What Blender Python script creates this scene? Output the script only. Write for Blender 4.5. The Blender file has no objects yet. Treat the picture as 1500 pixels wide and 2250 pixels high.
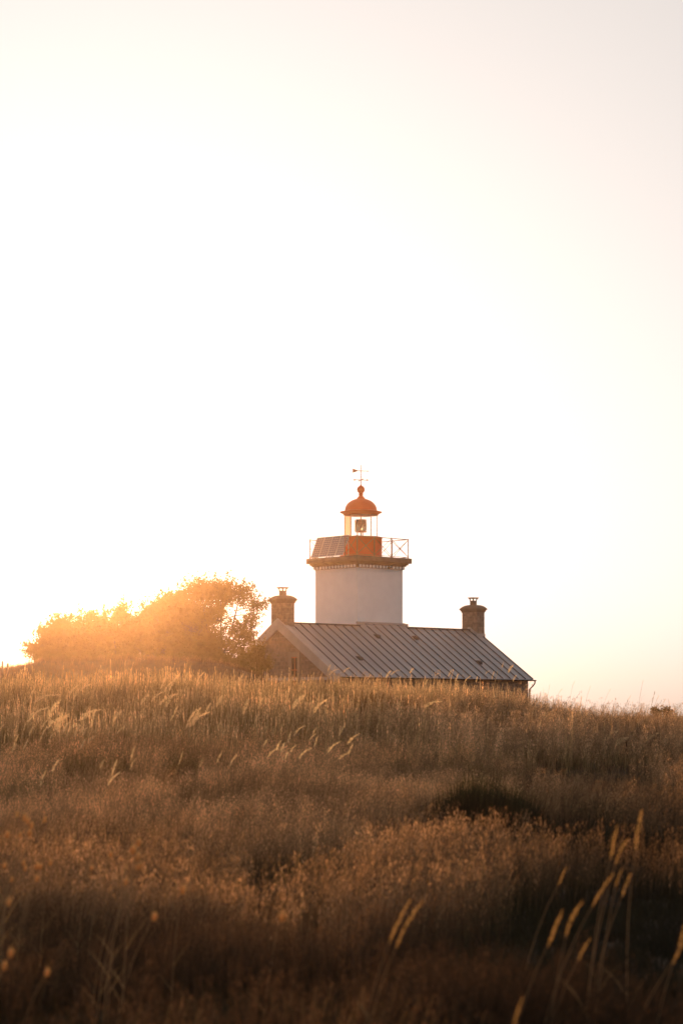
import bpy, bmesh, math, random
import numpy as np
from mathutils import Vector, Matrix

# ------------------------------------------------------------------ camera, sky, sun, exposure
sc = bpy.context.scene
COL = sc.collection
F = 4600.0            # focal length in pixels of the 1500 x 2250 photograph
HY = 1570.0           # its horizon row
cam = bpy.data.cameras.new('camera')
cam_o = bpy.data.objects.new('camera', cam); COL.objects.link(cam_o); sc.camera = cam_o
cam_o.location = (0, 0, 0); cam_o.rotation_euler = (math.pi / 2, 0, 0)
cam.sensor_fit = 'VERTICAL'; cam.sensor_height = 36; cam.lens = F / 2250 * 36
cam.shift_y = (HY - 1125) / 2250
cam.clip_start = 0.1; cam.clip_end = 9000
cam.dof.use_dof = True; cam.dof.focus_distance = 50; cam.dof.aperture_fstop = 4.2

SUN = Vector((-0.1174, 1.0, 0.0860)).normalized()
w = bpy.data.worlds.new('World'); sc.world = w; w.use_nodes = True
nt = w.node_tree; bg = nt.nodes['Background']
sky = nt.nodes.new('ShaderNodeTexSky'); sky.sky_type = 'NISHITA'; sky.sun_disc = False
sky.sun_elevation = math.asin(SUN.z); sky.sun_rotation = math.atan2(SUN.x, SUN.y)
sky.air_density = 0.5; sky.dust_density = 4.0; sky.ozone_density = 1.0
# the sky is hugely brighter near the sun than opposite; compress that range the way the photograph's exposure does
def vmath(op, src, val=None):
    n = nt.nodes.new('ShaderNodeVectorMath'); n.operation = op; nt.links.new(src, n.inputs[0])
    if op == 'SCALE': n.inputs['Scale'].default_value = val
    return n.outputs[0]
hs = nt.nodes.new('ShaderNodeHueSaturation'); hs.inputs['Saturation'].default_value = 0.66
nt.links.new(vmath('SCALE', sky.outputs[0], 0.1), hs.inputs['Color'])
gm = nt.nodes.new('ShaderNodeGamma'); gm.inputs['Gamma'].default_value = 0.32; nt.links.new(hs.outputs[0], gm.inputs['Color'])
tn = nt.nodes.new('ShaderNodeVectorMath'); tn.operation = 'MULTIPLY'; tn.inputs[1].default_value = (1.0, .95, .94)
nt.links.new(vmath('SCALE', gm.outputs[0], 7.0), tn.inputs[0]); nt.links.new(tn.outputs[0], bg.inputs[0])
bg.inputs[1].default_value = 0.1

sl = bpy.data.lights.new('sun', 'SUN'); sl.energy = 3.6; sl.angle = math.radians(0.5); sl.color = (1.0, 0.60, 0.32)
so = bpy.data.objects.new('sun', sl); COL.objects.link(so)
so.rotation_euler = SUN.to_track_quat('Z', 'Y').to_euler()

sc.view_settings.view_transform = 'Standard'; sc.view_settings.look = 'None'
sc.view_settings.gamma = 1; sc.view_settings.use_curve_mapping = False
sc.view_settings.exposure = 0.25
sc.cycles.use_adaptive_sampling = False
sc.cycles.use_denoising = True
sc.cycles.max_bounces = 8; sc.cycles.transparent_max_bounces = 24
sc.cycles.volume_bounces = 1; sc.cycles.sample_clamp_indirect = 8

rng = np.random.default_rng(7)
random.seed(7)

def at(px, py, d):
    return Vector(((px - 750) / F * d, d, (HY - py) / F * d))

# ------------------------------------------------------------------ helpers
def tag(o, label=None, cat=None, group=None, kind=None):
    if label: o['label'] = label
    if cat: o['category'] = cat
    if group: o['group'] = group
    if kind: o['kind'] = kind
    return o

def empty(name, loc, rz=0):
    o = bpy.data.objects.new(name, None); COL.objects.link(o)
    o.location = loc; o.rotation_euler = (0, 0, rz); o.empty_display_size = .3
    return o

class MB:
    """collects vertices and faces; build() links them as one mesh object"""
    def __init__(s): s.v = []; s.f = []; s.m = []; s.sm = []
    def add(s, vs, fs, mi=0, smooth=False):
        b = len(s.v); s.v += [tuple(p) for p in vs]
        for f in fs: s.f.append(tuple(b + i for i in f)); s.m.append(mi); s.sm.append(smooth)
    def box(s, x0, x1, y0, y1, z0, z1, mi=0):
        v = [(x, y, z) for x in (x0, x1) for y in (y0, y1) for z in (z0, z1)]
        s.add(v, [(0, 1, 3, 2), (4, 6, 7, 5), (0, 4, 5, 1), (2, 3, 7, 6), (0, 2, 6, 4), (1, 5, 7, 3)], mi)
    def tube(s, pts, r, n=8, mi=0, cap=True, smooth=True):
        """tapered tube through pts; r one radius or a list"""
        pts = [Vector(p) for p in pts]; m = len(pts)
        rr = [r] * m if not hasattr(r, '__len__') else list(r)
        vs = []
        for i, p in enumerate(pts):
            t = (pts[min(i + 1, m - 1)] - pts[max(i - 1, 0)]).normalized()
            a = t.cross(Vector((0, 0, 1)))
            if a.length < 1e-3: a = t.cross(Vector((0, 1, 0)))
            a.normalize(); b = t.cross(a)
            for k in range(n):
                q = 2 * math.pi * k / n
                vs.append(p + (a * math.cos(q) + b * math.sin(q)) * rr[i])
        fs = []
        for i in range(m - 1):
            for k in range(n):
                k2 = (k + 1) % n
                fs.append((i * n + k, i * n + k2, (i + 1) * n + k2, (i + 1) * n + k))
        s.add(vs, fs, mi, smooth)
        if cap:
            b = len(s.v) - len(vs)
            s.f.append(tuple(b + k for k in range(n))[::-1]); s.m.append(mi); s.sm.append(False)
            s.f.append(tuple(b + (m - 1) * n + k for k in range(n))); s.m.append(mi); s.sm.append(False)
    def lathe(s, prof, cx=0, cy=0, n=40, mi=0, smooth=True):
        vs = []
        for (r, z) in prof:
            for k in range(n):
                q = 2 * math.pi * k / n
                vs.append((cx + r * math.cos(q), cy + r * math.sin(q), z))
        fs = []
        for i in range(len(prof) - 1):
            for k in range(n):
                k2 = (k + 1) % n
                fs.append((i * n + k, i * n + k2, (i + 1) * n + k2, (i + 1) * n + k))
        s.add(vs, fs, mi, smooth)
    def prism(s, poly, axis, a0, a1, mi=0):
        """extrude a polygon: axis 'x' takes (y,z) pairs, 'y' takes (x,z), 'z' takes (x,y)"""
        def P(p, a):
            return {'x': (a, p[0], p[1]), 'y': (p[0], a, p[1]), 'z': (p[0], p[1], a)}[axis]
        n = len(poly)
        vs = [P(p, a0) for p in poly] + [P(p, a1) for p in poly]
        fs = [tuple(range(n))[::-1], tuple(range(n, 2 * n))] + [(i, (i + 1) % n, n + (i + 1) % n, n + i) for i in range(n)]
        s.add(vs, fs, mi)
    def build(s, name, mats, parent=None, bevel=0, dz=0.0, label=None):
        me = bpy.data.meshes.new(name)
        vs = [(a, b, c + dz) for a, b, c in s.v] if dz else s.v
        me.from_pydata(vs, [], s.f)
        if not isinstance(mats, (list, tuple)): mats = [mats]
        for m in mats: me.materials.append(m)
        me.polygons.foreach_set('material_index', s.m)
        me.polygons.foreach_set('use_smooth', s.sm)
        bm = bmesh.new(); bm.from_mesh(me)
        bmesh.ops.remove_doubles(bm, verts=bm.verts, dist=1e-5)
        bmesh.ops.recalc_face_normals(bm, faces=bm.faces)
        bm.to_mesh(me); bm.free()
        o = bpy.data.objects.new(name, me); COL.objects.link(o)
        if parent: o.parent = parent
        if bevel:
            md = o.modifiers.new('bevel', 'BEVEL'); md.width = bevel; md.segments = 2; md.limit_method = 'ANGLE'
        if label: o['label'] = label
        return o

def quad_mesh(name, V, mats, tint=None, parent=None):
    """V: (n,4,3) array of separate quads"""
    n = V.shape[0]
    me = bpy.data.meshes.new(name)
    me.vertices.add(n * 4); me.vertices.foreach_set('co', V.reshape(-1).astype(np.float32))
    me.loops.add(n * 4); me.loops.foreach_set('vertex_index', np.arange(n * 4, dtype=np.int32))
    me.polygons.add(n); me.polygons.foreach_set('loop_start', np.arange(0, n * 4, 4, dtype=np.int32))
    me.update(calc_edges=True)
    if tint is not None:
        a = me.attributes.new('tint', 'FLOAT_COLOR', 'POINT')
        c = np.ones((n * 4, 4), np.float32); c[:, :3] = tint.reshape(-1, 3)
        a.data.foreach_set('color', c.reshape(-1))
    me.materials.append(mats)
    o = bpy.data.objects.new(name, me); COL.objects.link(o)
    if parent: o.parent = parent
    return o

# ------------------------------------------------------------------ materials
def new_mat(name):
    m = bpy.data.materials.new(name); m.use_nodes = True
    return m, m.node_tree, m.node_tree.nodes['Principled BSDF']

def noise_mat(name, c1, c2, scale=3.0, rough=.85, metal=0.0, bump=0.0, bscale=None, detail=6, stretch=(1, 1, 1), spec=.3):
    m, t, p = new_mat(name)
    tc = t.nodes.new('ShaderNodeTexCoord'); mp = t.nodes.new('ShaderNodeMapping'); mp.inputs['Scale'].default_value = stretch
    t.links.new(tc.outputs['Object'], mp.inputs[0])
    n = t.nodes.new('ShaderNodeTexNoise'); n.inputs['Scale'].default_value = scale; n.inputs['Detail'].default_value = detail; n.inputs['Roughness'].default_value = .65
    t.links.new(mp.outputs[0], n.inputs['Vector'])
    r = t.nodes.new('ShaderNodeValToRGB'); r.color_ramp.elements[0].position = .3; r.color_ramp.elements[1].position = .7
    r.color_ramp.elements[0].color = (*c1, 1); r.color_ramp.elements[1].color = (*c2, 1)
    t.links.new(n.outputs['Fac'], r.inputs[0]); t.links.new(r.outputs[0], p.inputs['Base Color'])
    p.inputs['Roughness'].default_value = rough; p.inputs['Metallic'].default_value = metal
    p.inputs['Specular IOR Level'].default_value = spec
    if bump:
        n2 = t.nodes.new('ShaderNodeTexNoise'); n2.inputs['Scale'].default_value = bscale or scale * 4; n2.inputs['Detail'].default_value = 5
        t.links.new(tc.outputs['Object'], n2.inputs['Vector'])
        b = t.nodes.new('ShaderNodeBump'); b.inputs['Strength'].default_value = bump; b.inputs['Distance'].default_value = .03
        t.links.new(n2.outputs['Fac'], b.inputs['Height']); t.links.new(b.outputs[0], p.inputs['Normal'])
    return m

def stone_mat(name, c1, c2, mortar, sx=.6, sy=.3):
    """coursed rubble: bricks of uneven colour in object space, mapped on the wall planes"""
    m, t, p = new_mat(name)
    tc = t.nodes.new('ShaderNodeTexCoord')
    sp = t.nodes.new('ShaderNodeSeparateXYZ'); t.links.new(tc.outputs['Object'], sp.inputs[0])
    ad = t.nodes.new('ShaderNodeMath'); ad.operation = 'ADD'; t.links.new(sp.outputs[0], ad.inputs[0]); t.links.new(sp.outputs[1], ad.inputs[1])
    cb = t.nodes.new('ShaderNodeCombineXYZ'); t.links.new(ad.outputs[0], cb.inputs[0]); t.links.new(sp.outputs[2], cb.inputs[1])
    nz = t.nodes.new('ShaderNodeTexNoise'); nz.inputs['Scale'].default_value = 2.5; t.links.new(tc.outputs['Object'], nz.inputs['Vector'])
    mx = t.nodes.new('ShaderNodeVectorMath'); mx.operation = 'MULTIPLY_ADD'; mx.inputs[1].default_value = (.12, .12, 0)
    t.links.new(nz.outputs['Color'], mx.inputs[0]); t.links.new(cb.outputs[0], mx.inputs[2])
    br = t.nodes.new('ShaderNodeTexBrick'); br.inputs['Color1'].default_value = (*c1, 1); br.inputs['Color2'].default_value = (*c2, 1)
    br.inputs['Mortar'].default_value = (*mortar, 1); br.inputs['Scale'].default_value = 1; br.inputs['Brick Width'].default_value = sx
    br.inputs['Row Height'].default_value = sy; br.inputs['Mortar Size'].default_value = .018; br.inputs['Mortar Smooth'].default_value = .4
    br.inputs['Bias'].default_value = 0
    t.links.new(mx.outputs[0], br.inputs['Vector'])
    n = t.nodes.new('ShaderNodeTexNoise'); n.inputs['Scale'].default_value = 5; n.inputs['Detail'].default_value = 8; t.links.new(tc.outputs['Object'], n.inputs['Vector'])
    ov = t.nodes.new('ShaderNodeMix'); ov.data_type = 'RGBA'; ov.blend_type = 'OVERLAY'; ov.inputs[0].default_value = .8
    t.links.new(br.outputs['Color'], ov.inputs[6]); t.links.new(n.outputs['Fac'], ov.inputs[7]); t.links.new(ov.outputs[2], p.inputs['Base Color'])
    b = t.nodes.new('ShaderNodeBump'); b.inputs['Strength'].default_value = .5; b.inputs['Distance'].default_value = .03
    iv = t.nodes.new('ShaderNodeMath'); iv.operation = 'SUBTRACT'; iv.inputs[0].default_value = 1; t.links.new(br.outputs['Fac'], iv.inputs[1])
    t.links.new(iv.outputs[0], b.inputs['Height']); t.links.new(b.outputs[0], p.inputs['Normal'])
    p.inputs['Roughness'].default_value = .9
    return m

def leaf_mat(name, col=None, trans=.5, tcol=(1.25, 1.05, .7), rough=.6):
    """thin plant matter: diffuse front, light coming through from behind"""
    m = bpy.data.materials.new(name); m.use_nodes = True; t = m.node_tree; t.nodes.remove(t.nodes['Principled BSDF'])
    out = t.nodes['Material Output']
    if col is None:
        c = t.nodes.new('ShaderNodeAttribute'); c.attribute_name = 'tint'; cs = c.outputs['Color']
    else:
        c = t.nodes.new('ShaderNodeRGB'); c.outputs[0].default_value = (*col, 1)
        tc = t.nodes.new('ShaderNodeTexCoord'); n = t.nodes.new('ShaderNodeTexNoise'); n.inputs['Scale'].default_value = 3.0
        t.links.new(tc.outputs['Object'], n.inputs['Vector'])
        mr = t.nodes.new('ShaderNodeMapRange'); mr.inputs[3].default_value = .55; mr.inputs[4].default_value = 1.45; t.links.new(n.outputs['Fac'], mr.inputs[0])
        vm = t.nodes.new('ShaderNodeVectorMath'); vm.operation = 'SCALE'; t.links.new(c.outputs[0], vm.inputs[0]); t.links.new(mr.outputs[0], vm.inputs['Scale'])
        cs = vm.outputs[0]
    d = t.nodes.new('ShaderNodeBsdfDiffuse'); d.inputs['Roughness'].default_value = .5; t.links.new(cs, d.inputs['Color'])
    mu = t.nodes.new('ShaderNodeVectorMath'); mu.operation = 'MULTIPLY'; mu.inputs[1].default_value = tcol; t.links.new(cs, mu.inputs[0])
    tr = t.nodes.new('ShaderNodeBsdfTranslucent'); t.links.new(mu.outputs[0], tr.inputs['Color'])
    mx = t.nodes.new('ShaderNodeMixShader'); mx.inputs[0].default_value = trans
    t.links.new(d.outputs[0], mx.inputs[1]); t.links.new(tr.outputs[0], mx.inputs[2])
    g = t.nodes.new('ShaderNodeBsdfGlossy'); g.inputs['Roughness'].default_value = rough; g.inputs['Color'].default_value = (.8, .75, .6, 1)
    m2 = t.nodes.new('ShaderNodeMixShader'); m2.inputs[0].default_value = .03
    t.links.new(mx.outputs[0], m2.inputs[1]); t.links.new(g.outputs[0], m2.inputs[2]); t.links.new(m2.outputs[0], out.inputs['Surface'])
    return m

def glass_mat(name, col, gloss=.06):
    m = bpy.data.materials.new(name); m.use_nodes = True; t = m.node_tree; t.nodes.remove(t.nodes['Principled BSDF'])
    a = t.nodes.new('ShaderNodeBsdfTransparent'); a.inputs[0].default_value = (*col, 1)
    g = t.nodes.new('ShaderNodeBsdfGlossy'); g.inputs['Roughness'].default_value = .05
    x = t.nodes.new('ShaderNodeMixShader'); x.inputs[0].default_value = gloss
    t.links.new(a.outputs[0], x.inputs[1]); t.links.new(g.outputs[0], x.inputs[2]); t.links.new(x.outputs[0], t.nodes['Material Output'].inputs['Surface'])
    return m

M = {}
M['white'] = noise_mat('white_render', (.80, .79, .765), (.88, .87, .84), 1.3, .9, bump=.15, bscale=12)
M['granite'] = noise_mat('weathered_stone', (.11, .082, .064), (.22, .165, .125), 1.7, .9, bump=.4, bscale=9)
M['cornice'] = noise_mat('cornice_stone', (.075, .062, .055), (.16, .13, .11), 2.2, .9, bump=.3, bscale=9)
M['coping'] = noise_mat('pale_coping_stone', (.36, .32, .28), (.5, .45, .4), 1.5, .9, bump=.2)
M['surround'] = noise_mat('window_surround_stone', (.26, .195, .145), (.36, .28, .21), 2, .9)
M['rubble'] = stone_mat('rubble_wall', (.20, .135, .095), (.27, .185, .13), (.25, .19, .15), .5, .25)
M['chimney'] = stone_mat('chimney_stone', (.17, .12, .092), (.26, .19, .15), (.26, .21, .17), .62, .36)
M['zinc'] = noise_mat('zinc_sheet', (.34, .325, .315), (.44, .425, .41), .9, .5, metal=.35, stretch=(2, .4, .4), bump=.1, bscale=6)
M['seam'] = noise_mat('shade_darkened_zinc', (.07, .065, .065), (.12, .11, .11), 2, .7, metal=.2)  # dark tone paints in the battens' shadow lines; ridge caps and vents share it
M['lead'] = noise_mat('lead_flashing', (.34, .32, .3), (.46, .43, .4), 3, .7)
M['darkmetal'] = noise_mat('dark_metal', (.05, .035, .03), (.09, .06, .05), 6, .6, metal=.3)
M['red'] = noise_mat('red_orange_paint', (.78, .062, .004), (.88, .085, .008), 1.5, .45, bump=.05)
M['redmetal'] = noise_mat('rust_red_iron', (.4, .11, .045), (.55, .17, .07), 8, .55)
M['rail'] = noise_mat('railing_iron', (.30, .10, .04), (.42, .16, .07), 8, .5)
M['ceil'] = noise_mat('lantern_ceiling', (.6, .5, .36), (.7, .6, .45), 3, .8)
M['glass'] = glass_mat('clear_glass', (.97, .96, .93), .05)
M['redglass'] = glass_mat('pink_red_glass', (.96, .64, .47), .05)
M['window'] = noise_mat('dark_window_pane', (.03, .012, .01), (.07, .025, .015), 4, .2)
M['frame'] = noise_mat('panel_frame_metal', (.5, .47, .43), (.6, .57, .53), 4, .5, metal=.3)
M['soil'] = noise_mat('thatch_and_soil', (.035, .024, .014), (.10, .065, .036), 2.2, 1, bump=.6, bscale=14)
M['bark'] = noise_mat('bark', (.06, .045, .035), (.12, .09, .07), 12, .9, bump=.5)
M['leaf'] = leaf_mat('bush_leaves', (.12, .10, .038), .55, (1.7, 1.25, .6))
M['grass'] = leaf_mat('grass_blades', None, .5, (1.15, 1.0, .75))
M['gold'] = leaf_mat('straw_seed_head', (.88, .70, .45), .7, (1.1, 1.0, .8))
M['straw'] = leaf_mat('straw_stem', (.42, .29, .15), .45, (1.1, 1.0, .8))
M['fluff'] = leaf_mat('silky_seed_head', (.72, .47, .2), .6, (1.1, 1.0, .85))
M['dock'] = leaf_mat('dry_dock_seed', (.07, .03, .018), .2)
M['dockstem'] = leaf_mat('dry_dock_stem', (.09, .045, .025), .1)
M['wood'] = noise_mat('grey_post_wood', (.12, .09, .07), (.22, .17, .13), 8, .9, stretch=(4, 4, .5), bump=.4)

# solar cells: dark cells, pale gaps and pale corner diamonds
def solar_mat():
    m, t, p = new_mat('solar_cells')
    uv = t.nodes.new('ShaderNodeUVMap'); sp = t.nodes.new('ShaderNodeSeparateXYZ'); t.links.new(uv.outputs[0], sp.inputs[0])
    def fr(o):
        f = t.nodes.new('ShaderNodeMath'); f.operation = 'FRACT'; t.links.new(o, f.inputs[0])
        s = t.nodes.new('ShaderNodeMath'); s.operation = 'SUBTRACT'; s.inputs[1].default_value = .5; t.links.new(f.outputs[0], s.inputs[0])
        a = t.nodes.new('ShaderNodeMath'); a.operation = 'ABSOLUTE'; t.links.new(s.outputs[0], a.inputs[0]); return a.outputs[0]
    x, y = fr(sp.outputs[0]), fr(sp.outputs[1])
    mx = t.nodes.new('ShaderNodeMath'); mx.operation = 'MAXIMUM'; t.links.new(x, mx.inputs[0]); t.links.new(y, mx.inputs[1])
    ad = t.nodes.new('ShaderNodeMath'); ad.operation = 'ADD'; t.links.new(x, ad.inputs[0]); t.links.new(y, ad.inputs[1])
    g1 = t.nodes.new('ShaderNodeMath'); g1.operation = 'GREATER_THAN'; g1.inputs[1].default_value = .46; t.links.new(mx.outputs[0], g1.inputs[0])
    g2 = t.nodes.new('ShaderNodeMath'); g2.operation = 'GREATER_THAN'; g2.inputs[1].default_value = .76; t.links.new(ad.outputs[0], g2.inputs[0])
    o = t.nodes.new('ShaderNodeMath'); o.operation = 'MAXIMUM'; t.links.new(g1.outputs[0], o.inputs[0]); t.links.new(g2.outputs[0], o.inputs[1])
    r = t.nodes.new('ShaderNodeMix'); r.data_type = 'RGBA'; r.inputs[6].default_value = (.17, .17, .185, 1); r.inputs[7].default_value = (.6, .55, .5, 1)
    t.links.new(o.outputs[0], r.inputs[0]); t.links.new(r.outputs[2], p.inputs['Base Color']); p.inputs['Roughness'].default_value = .35
    return m
M['solar'] = solar_mat()

# ------------------------------------------------------------------ terrain
_G = rng.random((8, 64, 64))
def vnoise(x, y, k=0):
    x = np.asarray(x, float) + 17.3; y = np.asarray(y, float) + 5.1
    xi = np.floor(x).astype(int); yi = np.floor(y).astype(int); fx = x - xi; fy = y - yi
    fx = fx * fx * (3 - 2 * fx); fy = fy * fy * (3 - 2 * fy); g = _G[k % 8]
    a = g[xi % 64, yi % 64]; b = g[(xi + 1) % 64, yi % 64]; c = g[xi % 64, (yi + 1) % 64]; d = g[(xi + 1) % 64, (yi + 1) % 64]
    return (a * (1 - fx) + b * fx) * (1 - fy) + (c * (1 - fx) + d * fx) * fy
def fbm(x, y, k=0, o=3):
    s = 0; a = 1; t = 0
    for i in range(o): s = s + a * vnoise(np.asarray(x) * 2 ** i, np.asarray(y) * 2 ** i, k + i); t += a; a *= .5
    return s / t

K = .7                                      # the slope in front was surveyed at 1/K of its size
def height(x, d):
    x = np.asarray(x, float); d = np.asarray(d, float); xo, do = x, d
    x = x / K; d = d / K
    crest = np.interp(x, [-30, -12, -6.8, -.5, 1.5, 3.2, 4.1, 5.5, 6.8, 12, 30], [.32, .30, .22, .20, .13, -.03, -.19, -.37, -.45, -.6, -.65])
    near = np.interp(d, [-30, 0, 8, 12, 18, 24, 29, 33, 60], [-1.6, -1.6, -1.56, -1.52, -1.40, -1.20, -1.0, -.85, -.6])
    w_ = np.interp(d, [23, 27, 31, 35, 39, 43, 46, 50, 56], [0, .08, .24, .5, .82, 1, .85, .45, 0])
    base = np.where(d < 60, near, -.6)
    z = (base * (1 - w_) + crest * w_) * K
    x, d = xo, do
    z = z - np.interp(d, [40, 70], [0, .6 * (1 - K)])
    lx = np.interp(x, [-60, -24, -17, -15, -9, -6, -4.5, -3.2, -2, 0], [1.9, 2.6, 2.95, 3.25, 3.4, 3.2, 2.7, 1.9, .8, 0])
    z = z + lx * np.exp(-((d - 106) / 9.5) ** 2)
    amp = np.interp(d, [0, 6, 40, 60, 400], [.10, .17, .15, .2, .5])
    z = z + amp * (fbm(x * .45, d * .3, 0) - .5) + .09 * (fbm(x * 1.3, d * .9, 3) - .5) * (d < 70)
    return z

def grid(xs, ys, name):
    X, Y = np.meshgrid(xs, ys); Z = height(X, Y)
    nx, ny = len(xs), len(ys)
    V = np.stack([X, Y, Z], -1).reshape(-1, 3)
    i = np.arange(nx - 1)[None] + np.arange(ny - 1)[:, None] * nx
    Fq = np.stack([i, i + 1, i + 1 + nx, i + nx], -1).reshape(-1, 4)
    me = bpy.data.meshes.new(name); me.from_pydata(V.tolist(), [], Fq.tolist())
    me.polygons.foreach_set('use_smooth', [True] * len(me.polygons))
    o = bpy.data.objects.new(name, me); COL.objects.link(o); me.materials.append(M['soil']); return o
xs = np.concatenate([-np.geomspace(500, 22, 20), np.linspace(-21, 21, 150), np.geomspace(22, 500, 20)])
ys = np.concatenate([np.linspace(-14, 3, 12), np.linspace(4, 64, 220), np.linspace(66, 150, 80), np.geomspace(155, 900, 24)])
tag(grid(xs, ys, 'ground'), 'rough dune ground under the dry grass', None, None, 'structure')

# ------------------------------------------------------------------ grass
def blades(n, h, w, lean, spread, col, tip, seg=3, wind=.05, stiff=.5):
    """n blades as quads; returns (q,4,3) and tints (q,4,3)"""
    Q = []; T = []
    for _ in range(n):
        a = random.uniform(0, 6.283); r = spread * math.sqrt(random.random()); x0, y0 = r * math.cos(a), r * math.sin(a)
        hh = h * random.uniform(.55, 1.1); la = random.uniform(0, 6.283); ll = lean * random.random()
        dx, dy = math.cos(la) * ll + wind * random.uniform(.2, 1.5), math.sin(la) * ll * .8
        ww = w * random.uniform(.7, 1.3); wa = random.uniform(-.9, .9); wx, wy = math.cos(wa) * ww / 2, math.sin(wa) * ww / 2
        f = random.uniform(.4, 1.65)
        prev = None
        for i in range(seg + 1):
            t = i / seg; b = t ** (1 + stiff * 1.6)
            p = (x0 + dx * b * hh, y0 + dy * b * hh, hh * (t - .25 * ll * t * t))
            k = (1 - t) ** .7 * .9 + .1
            L = (p[0] - wx * k, p[1] - wy * k, p[2]); R = (p[0] + wx * k, p[1] + wy * k, p[2])
            c = [(col[j] * (1 - t) + tip[j] * t) * f for j in range(3)]
            if prev: Q.append([prev[0], prev[1], R, L]); T.append([prev[2], prev[2], c, c])
            prev = (L, R, c)
    return Q, T

def panicles(n, h, spread, pl, pr, nsp, size, col, stemcol, stemw=.0022, wind=.15):
    """fine branching seed heads: short specks strung round the upper stem"""
    Q = []; T = []
    for _ in range(n):
        a = random.uniform(0, 6.283); r = spread * math.sqrt(random.random()); x0, y0 = r * math.cos(a), r * math.sin(a)
        hh = h * random.uniform(.7, 1.12); dx = wind * random.uniform(-.3, 1.6); dy = random.uniform(-.12, .12)
        f = random.choice((random.uniform(.45, .9), random.uniform(.8, 1.3), random.uniform(1.1, 1.9))); c = [q * f for q in col]
        P = lambda t: (x0 + dx * hh * t ** 2, y0 + dy * hh * t ** 2, hh * t)
        pa = P(0)
        for i in range(1, 4):
            pb = P(i / 3); s = stemw / 2
            Q.append([(pa[0] - s, pa[1], pa[2]), (pa[0] + s, pa[1], pa[2]), (pb[0] + s, pb[1], pb[2]), (pb[0] - s, pb[1], pb[2])]); T.append([stemcol] * 4); pa = pb
        for _k in range(nsp):
            u = random.random(); t = 1 - pl * u / hh; q = P(max(t, .1)); rr = pr * (.25 + .75 * math.sin(math.pi * min(1, u + .15))) * random.random() ** .6
            a = random.uniform(0, 6.283); cx, cy, cz = q[0] + rr * math.cos(a), q[1] + rr * math.sin(a), q[2] + rr * .4
            s = size * random.uniform(.6, 1.4); ang = random.uniform(-.45, .65); ux, uz = math.sin(ang) * s, math.cos(ang) * s
            wa = random.uniform(-.8, .8); vx, vy = math.cos(wa) * s * .2, math.sin(wa) * s * .2
            Q.append([(cx - ux, cy, cz - uz), (cx + vx, cy + vy, cz), (cx + ux, cy, cz + uz), (cx - vx, cy - vy, cz)]); T.append([c] * 4)
    return Q, T

def merge(*ps):
    Q = []; T = []
    for q, t in ps: Q += q; T += t
    return np.array(Q, np.float32), np.array(T, np.float32)

STRAW = (.30, .205, .105); STRAWT = (.56, .39, .21); PINK = (.60, .355, .20); GRN = (.085, .075, .03); DGRN = (.030, .029, .013); RUST = (.16, .088, .048)
def species(kind):
    if kind == 0:   # tall straw grass of the crest
        return merge(blades(10, .50, .010, .35, .10, GRN, (.34, .235, .125), 2), panicles(1, .64, .10, .13, .006, 16, .012, (.88, .68, .42), (.5, .36, .2), .004, wind=.10))
    if kind == 1:   # bent grass with pinkish hazy panicles
        return merge(blades(5, .24, .005, .5, .09, GRN, STRAW, 2), panicles(6, .40, .10, .17, .032, 12, .0105, PINK, STRAW))
    if kind == 2:   # dark green rush
        return merge(blades(16, .40, .006, .28, .08, DGRN, (.05, .05, .02), 2, stiff=.2))
    if kind == 3:   # short thick sward
        return merge(blades(11, .20, .006, .7, .10, (.05, .036, .018), RUST, 2), panicles(2, .27, .10, .10, .03, 10, .008, (.3, .17, .1), STRAW))
    if kind == 4:   # short dark green sward
        return merge(blades(13, .17, .007, .8, .10, DGRN, GRN, 2))
    if kind == 5:   # open-topped feathery reed grass
        return merge(blades(6, .42, .008, .5, .10, GRN, STRAW, 2), panicles(3, .60, .08, .26, .06, 26, .012, (.46, .30, .19), STRAW, wind=.35))
    if kind == 6:   # near field: finer tufts in close detail
        return merge(blades(12, .26, .005, .6, .10, (.05, .035, .018), RUST, 3), panicles(5, .36, .11, .16, .035, 22, .006, (.26, .15, .09), (.12, .07, .035)))
    return merge(blades(22, .46, .005, .22, .10, (.06, .035, .015), (.2, .11, .045), 2, stiff=.2))
NV = 6
TPL = {k: [species(k) for _ in range(NV)] for k in range(8)}

def scatter(d0, d1, n):
    # uniform over the area of the camera's wedge, widened so that a step aside still sees grass
    d = np.sqrt(rng.random(n) * (d1 * d1 - d0 * d0) + d0 * d0)
    x = (rng.random(n) * 2 - 1) * (.205 * d + .9)
    # a thinner fringe beyond the frame's sides, for views from a step aside
    m = n // 3; d2 = np.sqrt(rng.random(m) * (d1 * d1 - d0 * d0) + d0 * d0)
    x2 = (.205 * d2 + .9 + rng.random(m) * 4.0) * rng.choice((-1, 1), m)
    return np.concatenate([x, x2]), np.concatenate([d, d2])

def patch(x, d, cx, cd, rx, rd):
    return np.exp(-(((x - cx) / rx) ** 2 + ((d - cd) / rd) ** 2))

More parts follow.
